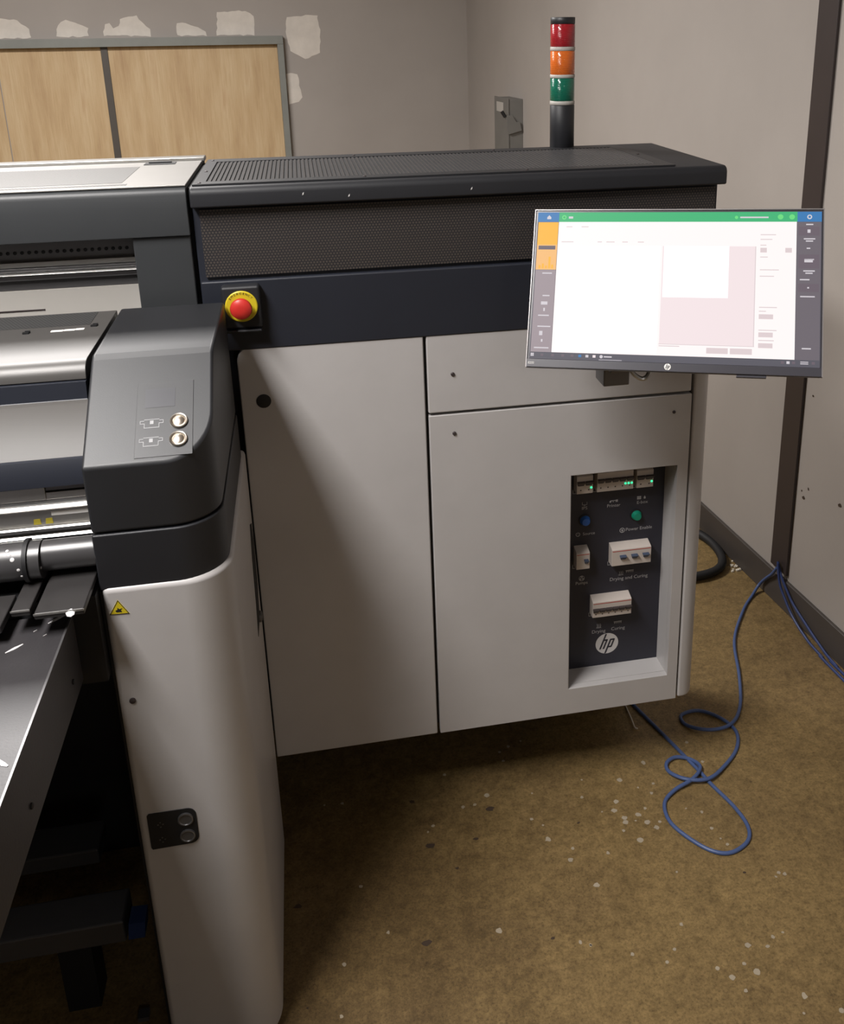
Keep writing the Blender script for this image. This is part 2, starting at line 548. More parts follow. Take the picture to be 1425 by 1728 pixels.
# paint drops and crumbs trodden on the floor
SPOTS = [(0.732, 1.846), (0.655, 1.803), (0.731, 1.775), (0.691, 1.77), (0.716, 1.747), (0.625, 1.738), (0.583, 1.716), (0.612, 1.713), (0.685, 1.705), (0.663, 1.69), (0.629, 1.687), (0.627, 1.674), (0.651, 1.674), (0.675, 1.664), (0.704, 1.66), (0.691, 1.645), (0.614, 1.652), (0.642, 1.619), (0.51, 1.524), (0.865, 1.891), (0.877, 1.818), (0.778, 1.684), (0.81, 1.666), (0.813, 1.617), (0.821, 1.585), (0.829, 1.566), (0.905, 1.472), (0.894, 1.464), (0.388, 1.958), (0.391, 1.926), (0.449, 1.986), (0.414, 1.973), (0.24, 1.911), (0.565, 1.823), (0.329, 1.823), (0.295, 1.8), (0.436, 1.806), (0.549, 1.769), (0.417, 1.729), (0.438, 1.706), (0.439, 1.664), (0.487, 1.628), (0.473, 1.599), (0.284, 1.46), (0.19, 1.757), (0.176, 1.742), (-0.03, 1.45), (-0.04, 1.345), (0.456, 1.391), (0.062, 1.503), (0.015, 1.626), (-0.054, 1.873), (-0.012, 1.87), (0.267, 1.798), (0.690, 1.520), (0.560, 1.600), (0.438, 1.401), (0.802, 1.174), (0.651, 1.397), (0.916, 1.467), (0.762, 1.325), (0.8, 1.315), (0.82, 1.332), (0.844, 1.337), (0.703, 1.268), (0.738, 1.29), (0.754, 1.268), (0.717, 1.237), (0.82, 1.204), (0.873, 1.164), (0.592, 1.324), (0.616, 1.347), (0.456, 1.389), (0.683, 1.291), (0.531, 1.354)]
BIG = {0, 1, 5, 7, 9, 10, 11, 13, 15, 17, 18, 34, 42, 43, 40, 60, 64, 66, 68, 69}
mb = MB()
for i, (x, y) in enumerate(SPOTS):
    x, y = x * KS, y * KS
    s = 0.0075 if i in BIG else (0.0030 if i % 3 == 0 else 0.0046)
    n = 9
    ph = random.uniform(0, 6)
    mb.plan([(x + s * random.uniform(.6, 1.15) * math.cos(ph + t * 2 * PI / n), y + s * random.uniform(.6, 1.15) * math.sin(ph + t * 2 * PI / n)) for t in range(n)], -0.06, -0.0593)
obj('paint_splatter', mb, 'spot', floor, kind='stuff', label='small white paint drops')
mb = MB()
for x, y, s in [(0.52, 1.696, .005), (0.225, 1.629, .006), (-0.118, 1.603, .012), (0.387, 1.421, .006), (-0.102, 1.375, .004), (0.134, 1.463, .014), (0.177, 1.702, .016), (0.833, 1.489, .006), (0.33, 1.78, .014), (0.15, 1.84, .010), (0.28, 1.70, .008)]:
    x, y = x * KS, y * KS
    ph = random.uniform(0, 6)
    mb.plan([(x + s * random.uniform(.4, 1.1) * math.cos(ph + t * 2 * PI / 8), y + .6 * s * random.uniform(.4, 1.1) * math.sin(ph + t * 2 * PI / 8)) for t in range(8)], -0.06, -0.0595)
obj('floor_grime', mb, 'dirt', floor, kind='stuff', label='dark scuffs and grime')

# fluorescent fixtures, the added fill's included, carrying the lamps set up above
for i, (lx, ly, ll, lw, watt) in enumerate(LAMPS):
    t = thing('ceiling_or_fill_light', (lx, ly, CEIL - 0.09), ['fluorescent ceiling light over the loading table',
              'fluorescent ceiling light between printer and boarded window', 'added fill light over the open floor behind the viewer'][i], 'light')
    obj('housing', MB().box((lx - ll / 2 - .03, ly - lw / 2 - .03, CEIL - .085), (lx + ll / 2 + .03, ly + lw / 2 + .03, CEIL)), 'platen', t, bevel=.004)
    obj('diffuser', bx((lx - ll / 2, ly - lw / 2, CEIL - .09), (lx + ll / 2, ly + lw / 2, CEIL - .085)), 'lampface', t)

# ------------------------------------------------------------------ the printer
F = 1.84                    # front plane of the right-hand cabinet
PR = thing('wide_format_printer', (0.0, 1.9, -0.06), 'large grey and black industrial flatbed printer with white doors', 'printer')

# -- right-hand cabinet
obj('cabinet_body', MB().box((-0.20, 1.93, 0.185), (0.840, 2.26, 1.20)).box((-0.203, 1.852, 1.20), (0.842, 2.26, 1.437)), 'band', PR, bevel=.003)
fr = MB()
for a, b in [((0.200, 0.20), (0.245, 1.19)), ((-0.145, 0.20), (-0.125, 1.10)), ((0.79, 0.20), (0.812, 1.19))]:
    fr.box((a[0], 1.859, a[1]), (b[0], 1.93, b[1]))
fr.box((0.245, 1.859, 0.965), (0.79, 1.93, 1.005))
obj('chassis_frame', fr, 'band', PR)
d1 = obj('door', MB().xz([(-0.149, 0.185), (0.2185, 0.185), (0.2185, 1.1785)] + [(-0.118, 1.165)] + arc(-0.114, 1.130, 0.035, 100, 180, 7)[1:], F, F + .018), 'white', PR, bevel=.003, seg=3, label='left white cabinet door')
obj('finger_hole', MB().lathe([(0.0145, 0), (0.0145, 0.0016), (0.0125, 0.0022)], (-0.105, F + .0004, 1.046), (0, -1, 0), 28), 'rubber', d1, label='round black plug')
def screw(x, z, parent, y=F, r=0.0042):
    obj('screw', MB().lathe([(r, 0), (r, .002), (r * .7, .003)], (x, y, z), (0, -1, 0), 14), 'toggle', parent)
p2 = obj('upper_panel', MB().xz([(0.2245, 0.9875), (0.8030, 0.9875), (0.8030, 1.202), (0.2245, 1.181)], F, F + .018), 'white', PR, bevel=.003, seg=3, label='upper white access panel')
screw(0.277, 1.071, p2)
RX0, RZ0, RX1, RZ1, RY = 0.534, 0.256, 0.780, 0.812, 1.912
p3 = obj('lower_panel', MB().ring((0.2245, 0.185, 0.8050, 0.9815), (RX0, RZ0, RX1, RZ1), F, F + .018), 'white', PR, bevel=.002, label='lower white access panel')
screw(0.277, 0.939, p3)
screw(0.765, 0.942, p3, r=.0036)
wl = MB()
wl.box((RX0 - .006, F + .018, RZ0 - .006), (RX0, RY, RZ1 + .006)).box((RX1, F + .018, RZ0 - .006), (RX1 + .006, RY, RZ1 + .006))
wl.box((RX0, F + .018, RZ0 - .006), (RX1, RY, RZ0)).box((RX0, F + .018, RZ1), (RX1, RY, RZ1 + .006))
obj('recess_liner', wl, 'white', p3)
# corner column wrapping round to the right side
col = [(0.8095, F)] + arc(0.853 - .034, F + .034, .034, -90, 0, 8) + [(0.853, 2.26), (0.8405, 2.26), (0.8405, 1.90), (0.8095, 1.90)]
obj('corner_panel', MB().plan(col, 0.186, 1.205), 'white', PR, bevel=.006, seg=3, label='white rounded corner column')
# black fascia band, perforated sheet, lid
obj('lower_fascia', bx((-0.201, 1.838, 1.155), (0.842, 1.852, 1.296)), 'band', PR, bevel=.004, seg=3)
obj('perforated_panel', bx((-0.190, 1.846, 1.303), (0.835, 1.852, 1.432)), 'mesh', PR, label='perforated black sheet')
lid = obj('lid', MB().yz([(1.826, 1.438), (1.826, 1.462)] + arc(1.84, 1.462, .014, 180, 90, 5)[1:] + [(2.262, 1.476), (2.27, 1.468), (2.27, 1.438)], -0.203, 0.850), 'black', PR, bevel=.004, seg=3)
obj('lid_panel_edge', MB().box((-0.198, 1.846, 1.4765), (0.745, 1.880, 1.4795)).box((-0.198, 2.180, 1.4765), (0.745, 2.224, 1.4795)).box((-0.198, 1.880, 1.4765), (-0.176, 2.180, 1.4795)).box((0.715, 1.880, 1.4765), (0.745, 2.180, 1.4795)), 'grey', lid, label='vented cover frame')
obj('vent_recess', bx((-0.176, 1.880, 1.4765), (0.715, 2.180, 1.4768)), 'darkslot', lid)
sl = MB()
x = -0.172
while x < 0.712:
    sl.box((x, 1.884, 1.4768), (x + .0046, 2.176, 1.4790))
    x += .0084
obj('vent_slats', sl, 'slat', lid, kind='stuff', label='dark louvre slats')
for sx, sy in [(-0.186, 2.02), (-0.186, 1.86), (-0.186, 2.20), (0.12, 1.86), (0.12, 2.2), (0.44, 1.86), (0.44, 2.2), (0.73, 2.03)]:
    obj('screw', MB().lathe([(.0032, 0), (.0032, .0012), (.002, .0018)], (sx, sy, 1.4795), (0, 0, 1), 12), 'toggle', lid)
# small chips of paint on the lid's front lip
for sx, sz in [(0.0, 1.454), (0.32, 1.450), (0.085, 1.447)]:
    obj('paint_chip', MB().xz([(sx, sz), (sx + .003, sz + .002), (sx + .0035, sz + .006), (sx + .001, sz + .004)], 1.8252, 1.826), 'splash', lid)
# emergency stop
es = obj('emergency_stop_housing', bx((-0.164, 1.812, 1.206), (-0.092, 1.840, 1.290)), 'black', PR, bevel=.006, seg=3, label='black emergency stop box')
obj('collar', MB().lathe([(.0302, 0), (.0302, .003), (.0285, .0045)], (-0.128, 1.8125, 1.2515), (0, -1, 0), 40), 'yellow', es, label='yellow warning disc')
obj('stop_button', MB().lathe([(.013, 0), (.013, .008), (.0195, .011), (.0205, .016), (.019, .021), (.014, .0245), (.006, .026)], (-0.128, 1.808, 1.2515), (0, -1, 0), 36), 'red', es, label='red mushroom button')
ring = MB()
for i, ch in enumerate('EMERGENCY'):
    a = math.radians(50 - i * 12.5 + 0)
    ex = Vector((math.cos(a), 0, math.sin(a)))
    ez = Vector((-math.sin(a), 0, math.cos(a)))
    ring.text(ch, .0062, Vector((-0.128, 1.8078, 1.2515)) + ez * .0238, ex, ez)
obj('lettering', ring, 'rubber', es)
obj('housing_ledge', bx((-0.160, 1.806, 1.2005), (-0.094, 1.838, 1.2055)), 'black', PR, bevel=.002)

# -- power panel in the recess
PP = obj('power_panel', bx((RX0, RY, RZ0), (RX1, RY + .006, RZ1)), 'navy', PR, label='dark power panel with breakers')
def breaker(x0, x1, z0, z1, levers, lev_h, blue=False, leds=0, red=True, off=0.0):
    """modular breaker: shouldered body, raised nose, row of toggles"""
    yb, yf = RY, 1.886
    b = MB()
    h = z1 - z0
    b.yz([(yb, z0), (yf + .010, z0), (yf, z0 + .0015), (yf, z1 - .002), (yf + .003, z1), (yb, z1 + .006)], x0, x1, 'cream')
    if red:
        b.box((x0 + .001, yf - .0004, z1 - .0065), (x1 - .001, yf + .001, z1 - .0045), 'redline')
    o = obj('breaker', b, None, PP, bevel=.0008)
    t = MB()
    w = (x1 - x0 - off) / levers
    zc = z0 + h * lev_h
    for k in range(levers):
        xa = x0 + off + w * k
        if blue:
            t.hexa([(xa + w * .30, yf - .004, zc - .006), (xa + w * .70, yf - .004, zc - .006), (xa + w * .70, yf, zc - .004), (xa + w * .30, yf, zc - .004),
                    (xa + w * .22, yf - .010, zc + .003), (xa + w * .78, yf - .010, zc + .003), (xa + w * .78, yf, zc + .004), (xa + w * .22, yf, zc + .004)])
        else:
            t.hexa([(xa + w * .10, yf - .003, zc - .006), (xa + w * .80, yf - .003, zc - .006), (xa + w * .80, yf, zc - .005), (xa + w * .10, yf, zc - .005),
                    (xa + w * .04, yf - .007, zc + .003), (xa + w * .98, yf - .007, zc + .003), (xa + w * .98, yf, zc + .004), (xa + w * .04, yf, zc + .004)])
            t.box((xa + w * .40, yf - .0003, z0 + h * .20), (xa + w * .58, yf, z0 + h * .26))
    obj('toggle_row', t, 'bluetog' if blue else 'toggle', PP)
    for k in range(leds):
        xl = x1 - .004 - .0075 * (leds - 1 - k)
        obj('status_led', MB().lathe([(.0026, 0), (.0026, .0008), (.0015, .0016)], (xl, yf, z0 + h * .34), (0, -1, 0), 12), 'led', PP, label='glowing green light')
    # thin outline of the cut-out below the module
    obj('cutout_edge', MB().box((x0 - .002, RY - .0006, z0 - .0100), (x1 + .002, RY, z0 - .0090)).box((x0 - .002, RY - .0006, z0 - .010), (x0 - .001, RY, z0)), 'inkdim', PP)
breaker(0.560, 0.598, 0.740, 0.786, 2, .62, leds=1, red=False, off=.0)
breaker(0.608, 0.694, 0.740, 0.790, 5, .60, leds=3, red=False)
breaker(0.702, 0.742, 0.740, 0.786, 2, .62, leds=1, red=False)
breaker(0.562, 0.594, 0.545, 0.590, 1, .52, blue=True, off=.014)
breaker(0.648, 0.744, 0.543, 0.588, 3, .55, blue=True, off=.012)
breaker(0.604, 0.700, 0.409, 0.453, 6, .50)
def pbutton(x, z, mat, lab):
    obj('push_button', MB().lathe([(.0125, 0), (.0125, .004), (.011, .007), (.009, .012), (.004, .0125)], (x, RY, z), (0, -1, 0), 28, 'toggle' if mat == 'x' else None), mat, PP, label=lab)
    obj('button_ring', MB().lathe([(.0150, 0), (.0150, .002), (.0125, .003)], (x, RY, z), (0, -1, 0), 28), 'rubber', PP)
pbutton(0.588, 0.660, 'blue', 'blue push button')
pbutton(0.713, 0.659, 'green', 'green push button')
EX, EZ = (1, 0, 0), (0, 0, 1)
for s, x, z, sz in [('IPS', .587, .687, .0115), ('Printer', .657, .686, .0115), ('E-box', .727, .687, .0115), ('Source', .5985, .6205, .0105),
                    ('Power Enable', .7210, .619, .0118), ('Pumps', .583, .490, .0115), ('Drying and Curing', .700, .489, .0128),
                    ('Drying', .628, .349, .0128), ('Curing', .677, .351, .0128)]:
    obj('lettering', MB().text(s, sz, (x, RY, z), EX, EZ), 'inkdim', PP, kind='stuff', label='small white lettering', recalc=False)
ic = MB()
def ann(x, z, r0, r1, a0=0, a1=360, n=18):
    pts = [(x + r1 * math.cos(math.radians(a0 + (a1 - a0) * k / n)), z + r1 * math.sin(math.radians(a0 + (a1 - a0) * k / n))) for k in range(n + 1)]
    pin = [(x + r0 * math.cos(math.radians(a0 + (a1 - a0) * k / n)), z + r0 * math.sin(math.radians(a0 + (a1 - a0) * k / n))) for k in range(n + 1)]
    for k in range(n):
        ic.xz([pts[k], pts[k + 1], pin[k + 1], pin[k]], RY - .0005, RY)
def rc(x0, z0, x1, z1):
    ic.box((x0, RY - .0005, z0), (x1, RY, z1))
def sym(lab):
    global ic
    obj('symbol', ic, 'inkdim', PP, kind='stuff', label=lab)
    ic = MB()
ann(.572, .624, .0040, .0053, 120, 420)
rc(.5715, .624, .5725, .630)
sym('round power symbol')
ann(.680, .622, .0050, .0063)
ann(.680, .622, .0, .0022)
rc(.6794, .616, .6806, .622)
sym('round enable symbol')
for a, b, c, d in [(.581, .699, .593, .6998), (.581, .699, .5818, .706), (.5922, .699, .593, .706), (.585, .697, .589, .6978)]:
    rc(a, b, c, d)
sym('screen symbol')
for a, b, c, d in [(.649, .7015, .666, .7030), (.647, .698, .651, .7015), (.662, .6985, .667, .7040), (.655, .6985, .657, .7000)]:
    rc(a, b, c, d)
sym('printer symbol')
for a, b, c, d in [(.714, .6985, .7185, .7022), (.7192, .6985, .7237, .7022), (.714, .7029, .7185, .7066), (.7192, .7029, .7237, .7066)]:
    rc(a, b, c, d)
sym('four squares symbol')
ic.xz([(.7305, .6990), (.7345, .6990), (.7350, .7020), (.7325, .7070), (.7300, .7020)], RY - .0005, RY)
sym('drop symbol')
for ang in (90, 210, 330):
    ann(.583 + .004 * math.cos(math.radians(ang)), .506 + .004 * math.sin(math.radians(ang)), .0012, .0026, n=10)
ann(.583, .506, .0062, .0070)
sym('pump symbol')
def heat(x, z):
    rc(x - .006, z - .006, x + .006, z - .0052)
    for k in (-1, 0, 1):
        ic.xz([(x + k * .004 - .0004, z - .004), (x + k * .004 + .0004, z - .004), (x + k * .004 + .0016, z + .000), (x + k * .004 + .0004, z + .005), (x + k * .004 - .0004, z + .005), (x + k * .004 + .0006, z)], RY - .0005, RY)
    sym('rising heat symbol')
def cure(x, z):
    rc(x - .010, z + .003, x + .010, z + .0042)
    for k in (-2, -1, 0, 1, 2):
        ic.xz([(x + k * .004 - .0012, z + .0025), (x + k * .004 + .0012, z + .0025), (x + k * .004, z - .003)], RY - .0005, RY)
    sym('curing lamp symbol')
heat(.680, .508); cure(.702, .509); heat(.628, .369); cure(.676, .371)
# round maker's emblem: white disc, two slanted dark letters running off its edge
def emblem(mb_disc, mb_let, org, R, ex, ez, nrm):
    org, ex, ez, nrm = Vector(org), Vector(ex), Vector(ez), Vector(nrm)
    n = 40
    def P(u, v, w):
        return org + ex * (u * R) + ez * (v * R) + nrm * w
    mb_disc.add([P(math.cos(2 * PI * k / n), math.sin(2 * PI * k / n), .0004) for k in range(n)], [tuple(range(n))])
    sl = 0.36
    def strip(pts):
        mb_let.add([P(u + sl * v, v, .0008) for u, v in pts], [tuple(range(len(pts)))])
    w = 0.15
    # h
    zt = .93
    strip([(-.50, -.52), (-.50 + w, -.52), (-.50 + w, zt), (-.50, zt + .02)])
    strip([(-.50 + w, .26), (-.20, .26), (-.14, .30), (-.20, .42), (-.50 + w, .42)])
    strip([(-.20, -.52), (-.20 + w, -.52), (-.20 + w, .34), (-.24 + w, .42), (-.20, .42)])
    # p
    strip([(.12, -.97), (.12 + w, -.94), (.12 + w, .42), (.12, .42)])
    strip([(.12 + w, .27), (.44, .27), (.48, .42), (.12 + w, .42)])
    strip([(.42, -.42), (.42 + w - .02, -.42), (.42 + w, -.36), (.42 + w, .34), (.42 + w - .06, .42), (.42, .42)])
    strip([(.12 + w, -.42), (.44, -.42), (.44, -.27), (.12 + w, -.27)])
dsc, let = MB(), MB()
emblem(dsc, let, (0.650, RY, 0.316), .0288, EX, EZ, (0, -1, 0))
obj('emblem_disc', dsc, 'logo', PP, label='round white emblem with slanted hp letters', recalc=False)
obj('emblem_letters', let, 'navy', PP, recalc=False)

obj('rear_light_shield', bx((-0.21, 2.235, -0.06), (0.84, 2.255, 0.19)), 'rubber', PR)  # added panel that keeps lamp light from leaking under the cabinet
# levelling feet
for fx, fy in [(0.02, 2.205), (0.62, 2.205)]:
    obj('foot', MB().lathe([(.04, 0), (.04, .012), (.016, .02), (.016, .247)], (fx, fy, -.06), (0, 0, 1), 20), 'rubber', PR)

# -- rear gantry running off to the left
GX = -1.55
gl = obj('gantry_cover', MB().yz([(1.840, 1.386), (1.838, 1.440), (1.842, 1.462)] + arc(1.856, 1.462, .014, 180, 90, 5)[1:] + [(2.262, 1.476), (2.27, 1.468), (2.27, 1.386)], GX, -0.2095), 'gantry', PR, bevel=.002, label='charcoal gantry cover')
obj('gantry_top', bx((GX, 1.850, 1.4765), (-0.2100, 2.215, 1.4795)), 'gantrytop', gl, bevel=.001, label='satin grey top plate')
obj('perforated_strip', bx((GX, 1.905, 1.4796), (-0.330, 2.140, 1.4800)), 'meshgantry', gl)
obj('perforated_strip', bx((GX, 1.872, 1.4796), (-0.318, 1.888, 1.4800)), 'meshgantry', gl)
obj('rear_rail', bx((GX, 2.222, 1.4765), (-0.205, 2.262, 1.486)), 'steel', gl, bevel=.002)
hn = MB().box((-0.326, 2.165, 1.4796), (-0.262, 2.200, 1.4806), 'darkslot').box((-0.318, 2.185, 1.4806), (-0.272, 2.198, 1.4835), 'grey')
obj('latch', hn, None, gl)
obj('gantry_leg', bx((-0.3145, 1.846, -0.06), (-0.2105, 2.24, 1.386)), 'gantry', PR, bevel=.003)
obj('gantry_end_gap', bx((-0.2105, 1.870, 0.20), (-0.2035, 2.24, 1.47)), 'darkslot', PR)
# slide rails visible under the gantry cover
ra = MB()
ra.box((GX, 1.905, 1.340), (-0.3145, 1.95, 1.386), 'steeldark')
ra.box((GX, 1.893, 1.331), (-0.3145, 1.95, 1.341), 'steel')
ra.yz([(1.895, 1.3195), (1.890, 1.3235), (1.890, 1.3300), (1.95, 1.3300), (1.95, 1.3195)], GX, -0.3145, 'steeldark')
ra.yz([(1.888, 1.3165), (1.882, 1.3185), (1.884, 1.3205), (1.95, 1.3205), (1.95, 1.3165)], GX, -0.3145, 'steelbright')
ra.box((GX, 1.892, 1.306), (-0.3145, 1.95, 1.3165), 'steeldark')
ra.box((GX, 1.900, 1.286), (-0.3145, 1.95, 1.306), 'slat')
obj('slide_rail', ra, None, PR, bevel=.0008, label='metal slide rail')
bl = MB()
bxx = -0.336
while bxx > GX:
    bl.lathe([(.0034, 0), (.0034, .0015), (.002, .0022)], (bxx, 1.905, 1.357), (0, -1, 0), 10)
    bxx -= .0125
obj('rail_bolts', bl, 'rubber', PR, kind='stuff', label='row of black rail bolts')
obj('platen_plate', MB().yz([(1.893, 1.205), (1.893, 1.286), (1.90, 1.286), (1.90, 1.205)], GX, -0.3150), 'platen', PR, label='pale grey backing plate')
obj('plate_slot', bx((GX, 1.8915, 1.2475), (-0.496, 1.893, 1.2495)), 'toggle', PR)
obj('rear_skirt', bx((GX, 1.902, -0.06), (-0.3150, 1.93, 1.22)), 'rubber', PR)

# -- front beam with its control head and the white end pillar
PX0, PX1, PY0, PY1 = -0.341, -0.150, 1.350, 1.834
def plan_shape(x0, x1, y0, y1, r):
    return [(x0, y1), (x0, y0)] + arc(x1 - r, y0 + r, r, -90, 0, 12) + [(x1, y1)]
pil = obj('end_pillar', MB().plan(plan_shape(PX0, PX1, PY0, PY1, .072), -0.045, 0.951), 'white', PR, bevel=.010, seg=3, label='tall white rounded end pillar')
obj('pillar_foot', bx((-0.32, 1.42, -0.06), (-0.18, 1.78, -0.04)), 'rubber', PR)
obj('pillar_inner_face', bx((-0.3455, 1.362, -0.04), (-0.341, 1.83, 0.94)), 'rubber', PR)
sc2 = obj('pillar_screw', MB().lathe([(.0050, 0), (.0050, .002), (.003, .003)], (-0.3195, PY0, 0.748), (0, -1, 0), 16), 'toggle', PR)
# low switch plate on the pillar
pl = [(-0.3235, .452), (-0.3255, .456), (-0.3255, .521), (-0.3225, .525)] + [(u, v) for u, v in arc(-0.262, .511, .014, 90, 0, 6)] + arc(-0.262, .467, .014, 0, -90, 6)
sp_ = obj('switch_plate', MB().xz(pl, PY0 - .0015, PY0), 'rubber', PR, label='black switch plate')
for z in (.505, .471):
    obj('round_switch', MB().lathe([(.0125, 0), (.0125, .003), (.0105, .0035), (.0095, .0022), (.003, .002)], (-0.2655, PY0 - .0015, z), (0, -1, 0), 24), 'steeldark', sp_)
mk = MB()
for z in (.501, .470):
    for dx, dz in ((0, .004), (.004, 0), (-.004, 0), (0, -.005)):
        mk.box((-0.306 + dx - .0012, PY0 - .0018, z + dz - .0012), (-0.306 + dx + .0012, PY0 - .0015, z + dz + .0012))
obj('switch_symbol', mk, 'steeldark', sp_)
# yellow warning triangle
wt = obj('warning_triangle', MB().xz([(-0.3335, .9055), (-0.3045, .9045), (-0.3190, .9300)], PY0 - .0006, PY0), 'yellow', PR, label='yellow warning triangle sticker')
wm = MB()
tri = [(-0.3335, .9055), (-0.3045, .9045), (-0.3190, .9300)]
tc = (sum(p[0] for p in tri) / 3, sum(p[1] for p in tri) / 3)
for i in range(3):
    a, b = tri[i], tri[(i + 1) % 3]
    q = lambda p, s: (tc[0] + (p[0] - tc[0]) * s, tc[1] + (p[1] - tc[1]) * s)
    wm.xz([q(a, .98), q(b, .98), q(b, .88), q(a, .88)], PY0 - .0009, PY0 - .0005)
wm.xz([(-0.3230, .9090), (-0.3150, .9088), (-0.3165, .9120), (-0.3140, .9150), (-0.3185, .9140), (-0.3205, .9170), (-0.3215, .9130), (-0.3245, .9120)], PY0 - .0009, PY0 - .0005)
obj('warning_symbol', wm, 'rubber', wt)
# recessed grip in the pillar's right side
obj('side_grip', MB().yz([(1.765, .815), (1.738, .752), (1.722, .66), (1.700, .600), (1.765, .600), (1.800, .66), (1.812, .752), (1.800, .80)], PX1 - .001, PX1 + .0008), 'darkslot', PR, label='dark grip slot')
obj('grip_latch', MB().lathe([(.012, 0), (.012, .004), (.008, .006)], (PX1 + .0005, 1.765, .604), (1, 0, 0), 14), 'steeldark', PR)

HX0, HX1, HY0, HY1 = -0.343, -0.158, 1.356, 1.802
def head_solid(z0, z1, inset=0.0, cut=True):
    bm = bmesh.new()
    poly = plan_shape(HX0, HX1 - inset, HY0 + inset, HY1, .070)
    lo = [bm.verts.new((x, y, z0)) for x, y in poly]
    hi = [bm.verts.new((x, y, z1)) for x, y in poly]
    n = len(poly)
    bm.faces.new(lo[::-1]); bm.faces.new(hi)
    for i in range(n):
        bm.faces.new((lo[i], lo[(i + 1) % n], hi[(i + 1) % n], hi[i]))
    if cut:
        # sloping control face, eased at the fold
        for co, no in [((0, 1.500, 1.2495), (0, -.579, .815)), ((0, 1.530, 1.2655), (0, -.16, .987)), ((0, 1.518, 1.2610), (0, -.36, .933))]:
            g = bm.verts[:] + bm.edges[:] + bm.faces[:]
            r = bmesh.ops.bisect_plane(bm, geom=g, plane_co=co, plane_no=no, clear_outer=True)
            ed = [e for e in r['geom_cut'] if isinstance(e, bmesh.types.BMEdge)]
            if ed:
                bmesh.ops.contextual_create(bm, geom=ed)
    mb = MB()
    bm.verts.index_update()
    mb.add([v.co.copy() for v in bm.verts], [tuple(v.index for v in f.verts) for f in bm.faces])
    bm.free()
    return mb
obj('control_head', head_solid(1.0405, 1.265), 'grey', PR, bevel=.005, seg=3, smooth_angle=10, label='dark grey control head')
obj('head_skirt', head_solid(0.945, 1.0385, -.002, False), 'black', PR, bevel=.003, label='black skirt below the head')
SN = Vector((0, -.579, .815)).normalized()
SD = Vector((0, .815, .579)).normalized()          # up the slope
S0 = Vector((0, 1.500, 1.2495))
def slope(x, y):
    t = (y - S0.y) / SD.y
    return Vector((x, 0, 0)) + S0 + SD * t - Vector((S0.x, 0, 0))
def slope_plate(mb_, x0, x1, ya, yb, h0, h1, mat=None):
    p = []
    for h in (h0, h1):
        for x, y in ((x0, ya), (x1, ya), (x1, yb), (x0, yb)):
            p.append(slope(x, y) + SN * h)
    return mb_.hexa(p, mat)
ctl = obj('control_panel', slope_plate(MB(), -0.270, -0.187, 1.363, 1.472, -.0005, .0008), 'grey', PR, bevel=.0005)
obj('display_window', slope_plate(MB(), -0.258, -0.214, 1.434, 1.462, .0008, .0011), 'display', ctl)
for y in (1.411, 1.385):
    obj('metal_button', MB().lathe([(.0130, 0), (.0130, .0030), (.0118, .0042), (.0100, .0036), (.0088, .0026), (.0070, .0034), (.0040, .0046), (.0012, .0050)], slope(-0.2075, y) + SN * .0008, SN, 32), 'chrome', ctl, label='chrome push button')
    sy = MB()
    def bar(x0, x1, y0, y1):
        slope_plate(sy, -0.247 + x0, -0.247 + x1, y + y0, y + y1, .0008, .0011)
    bar(-.011, .011, .0052, .0060); bar(-.017, -.011, .0036, .0044); bar(.011, .017, .0036, .0044)
    bar(-.017, -.0162, .0000, .0044); bar(.0162, .017, .0000, .0044); bar(-.017, -.011, -.0004, .0004); bar(.011, .017, -.0004, .0004)
    bar(-.011, -.0102, -.0062, .0004); bar(.0102, .011, -.0062, .0004); bar(-.011, .011, -.0066, -.0058); bar(-.0026, .0026, -.0010, .0040)
    obj('table_symbol', sy, 'inkgrey', ctl)

# front beam cover left of the head
BX1 = -0.3495
beam = obj('beam_cover', MB().yz([(1.802, 1.262), (1.524, 1.262), (1.512, 1.2595), (1.503, 1.2530), (1.499, 1.2450), (1.497, 1.2360), (1.502, 1.2350), (1.802, 1.2350)], GX, BX1), 'greytop', PR, bevel=.001, label='satin grey beam cover')
obj('perforated_strip', bx((GX, 1.716, 1.2621), (-0.381, 1.796, 1.2626)), 'meshtop', beam)
obj('white_label_or_glint', bx((-0.4390, 1.683, 1.2621), (-0.4190, 1.692, 1.2626)), 'label', beam)  # bright reflection on the cover, painted as a row of white strips
obj('white_label_or_glint', bx((-0.4182, 1.6845, 1.2621), (-0.4002, 1.6935, 1.2626)), 'label', beam)
obj('white_label_or_glint', bx((-0.3994, 1.686, 1.2621), (-0.3855, 1.695, 1.2626)), 'label', beam)
for x, y in ((-0.478, 1.682), (-0.372, 1.702)):
    obj('hinge_clip', MB().box((x - .005, y - .002, 1.2621), (x + .005, y + .004, 1.2650)).box((x - .002, y + .003, 1.2621), (x + .006, y + .007, 1.2660)), 'darkslot', beam)
obj('beam_core', MB().yz([(1.802, 1.2345), (1.490, 1.2345), (1.486, 1.2080), (1.470, 1.1900), (1.47, 1.05), (1.802, 1.05)], GX, BX1), 'band', PR)
obj('sloping_plate', MB().yz([(1.484, 1.2080), (1.472, 1.2055), (1.405, 1.1465), (1.405, 1.140), (1.47, 1.185), (1.484, 1.200)], GX, -0.3435), 'plate', PR, bevel=.001, label='sloping grey front plate')
obj('dark_sill', MB().yz([(1.404, 1.1460), (1.400, 1.1455), (1.392, 1.128), (1.390, 1.108), (1.47, 1.108), (1.47, 1.18)], GX, -0.3435), 'band', PR)
rl = MB()
rl.box((GX, 1.400, 1.0835), (-0.4090, 1.45, 1.1035), 'steel')
rl.box((-0.4090, 1.404, 1.0960), (-0.3435, 1.45, 1.1065), 'steeldark')
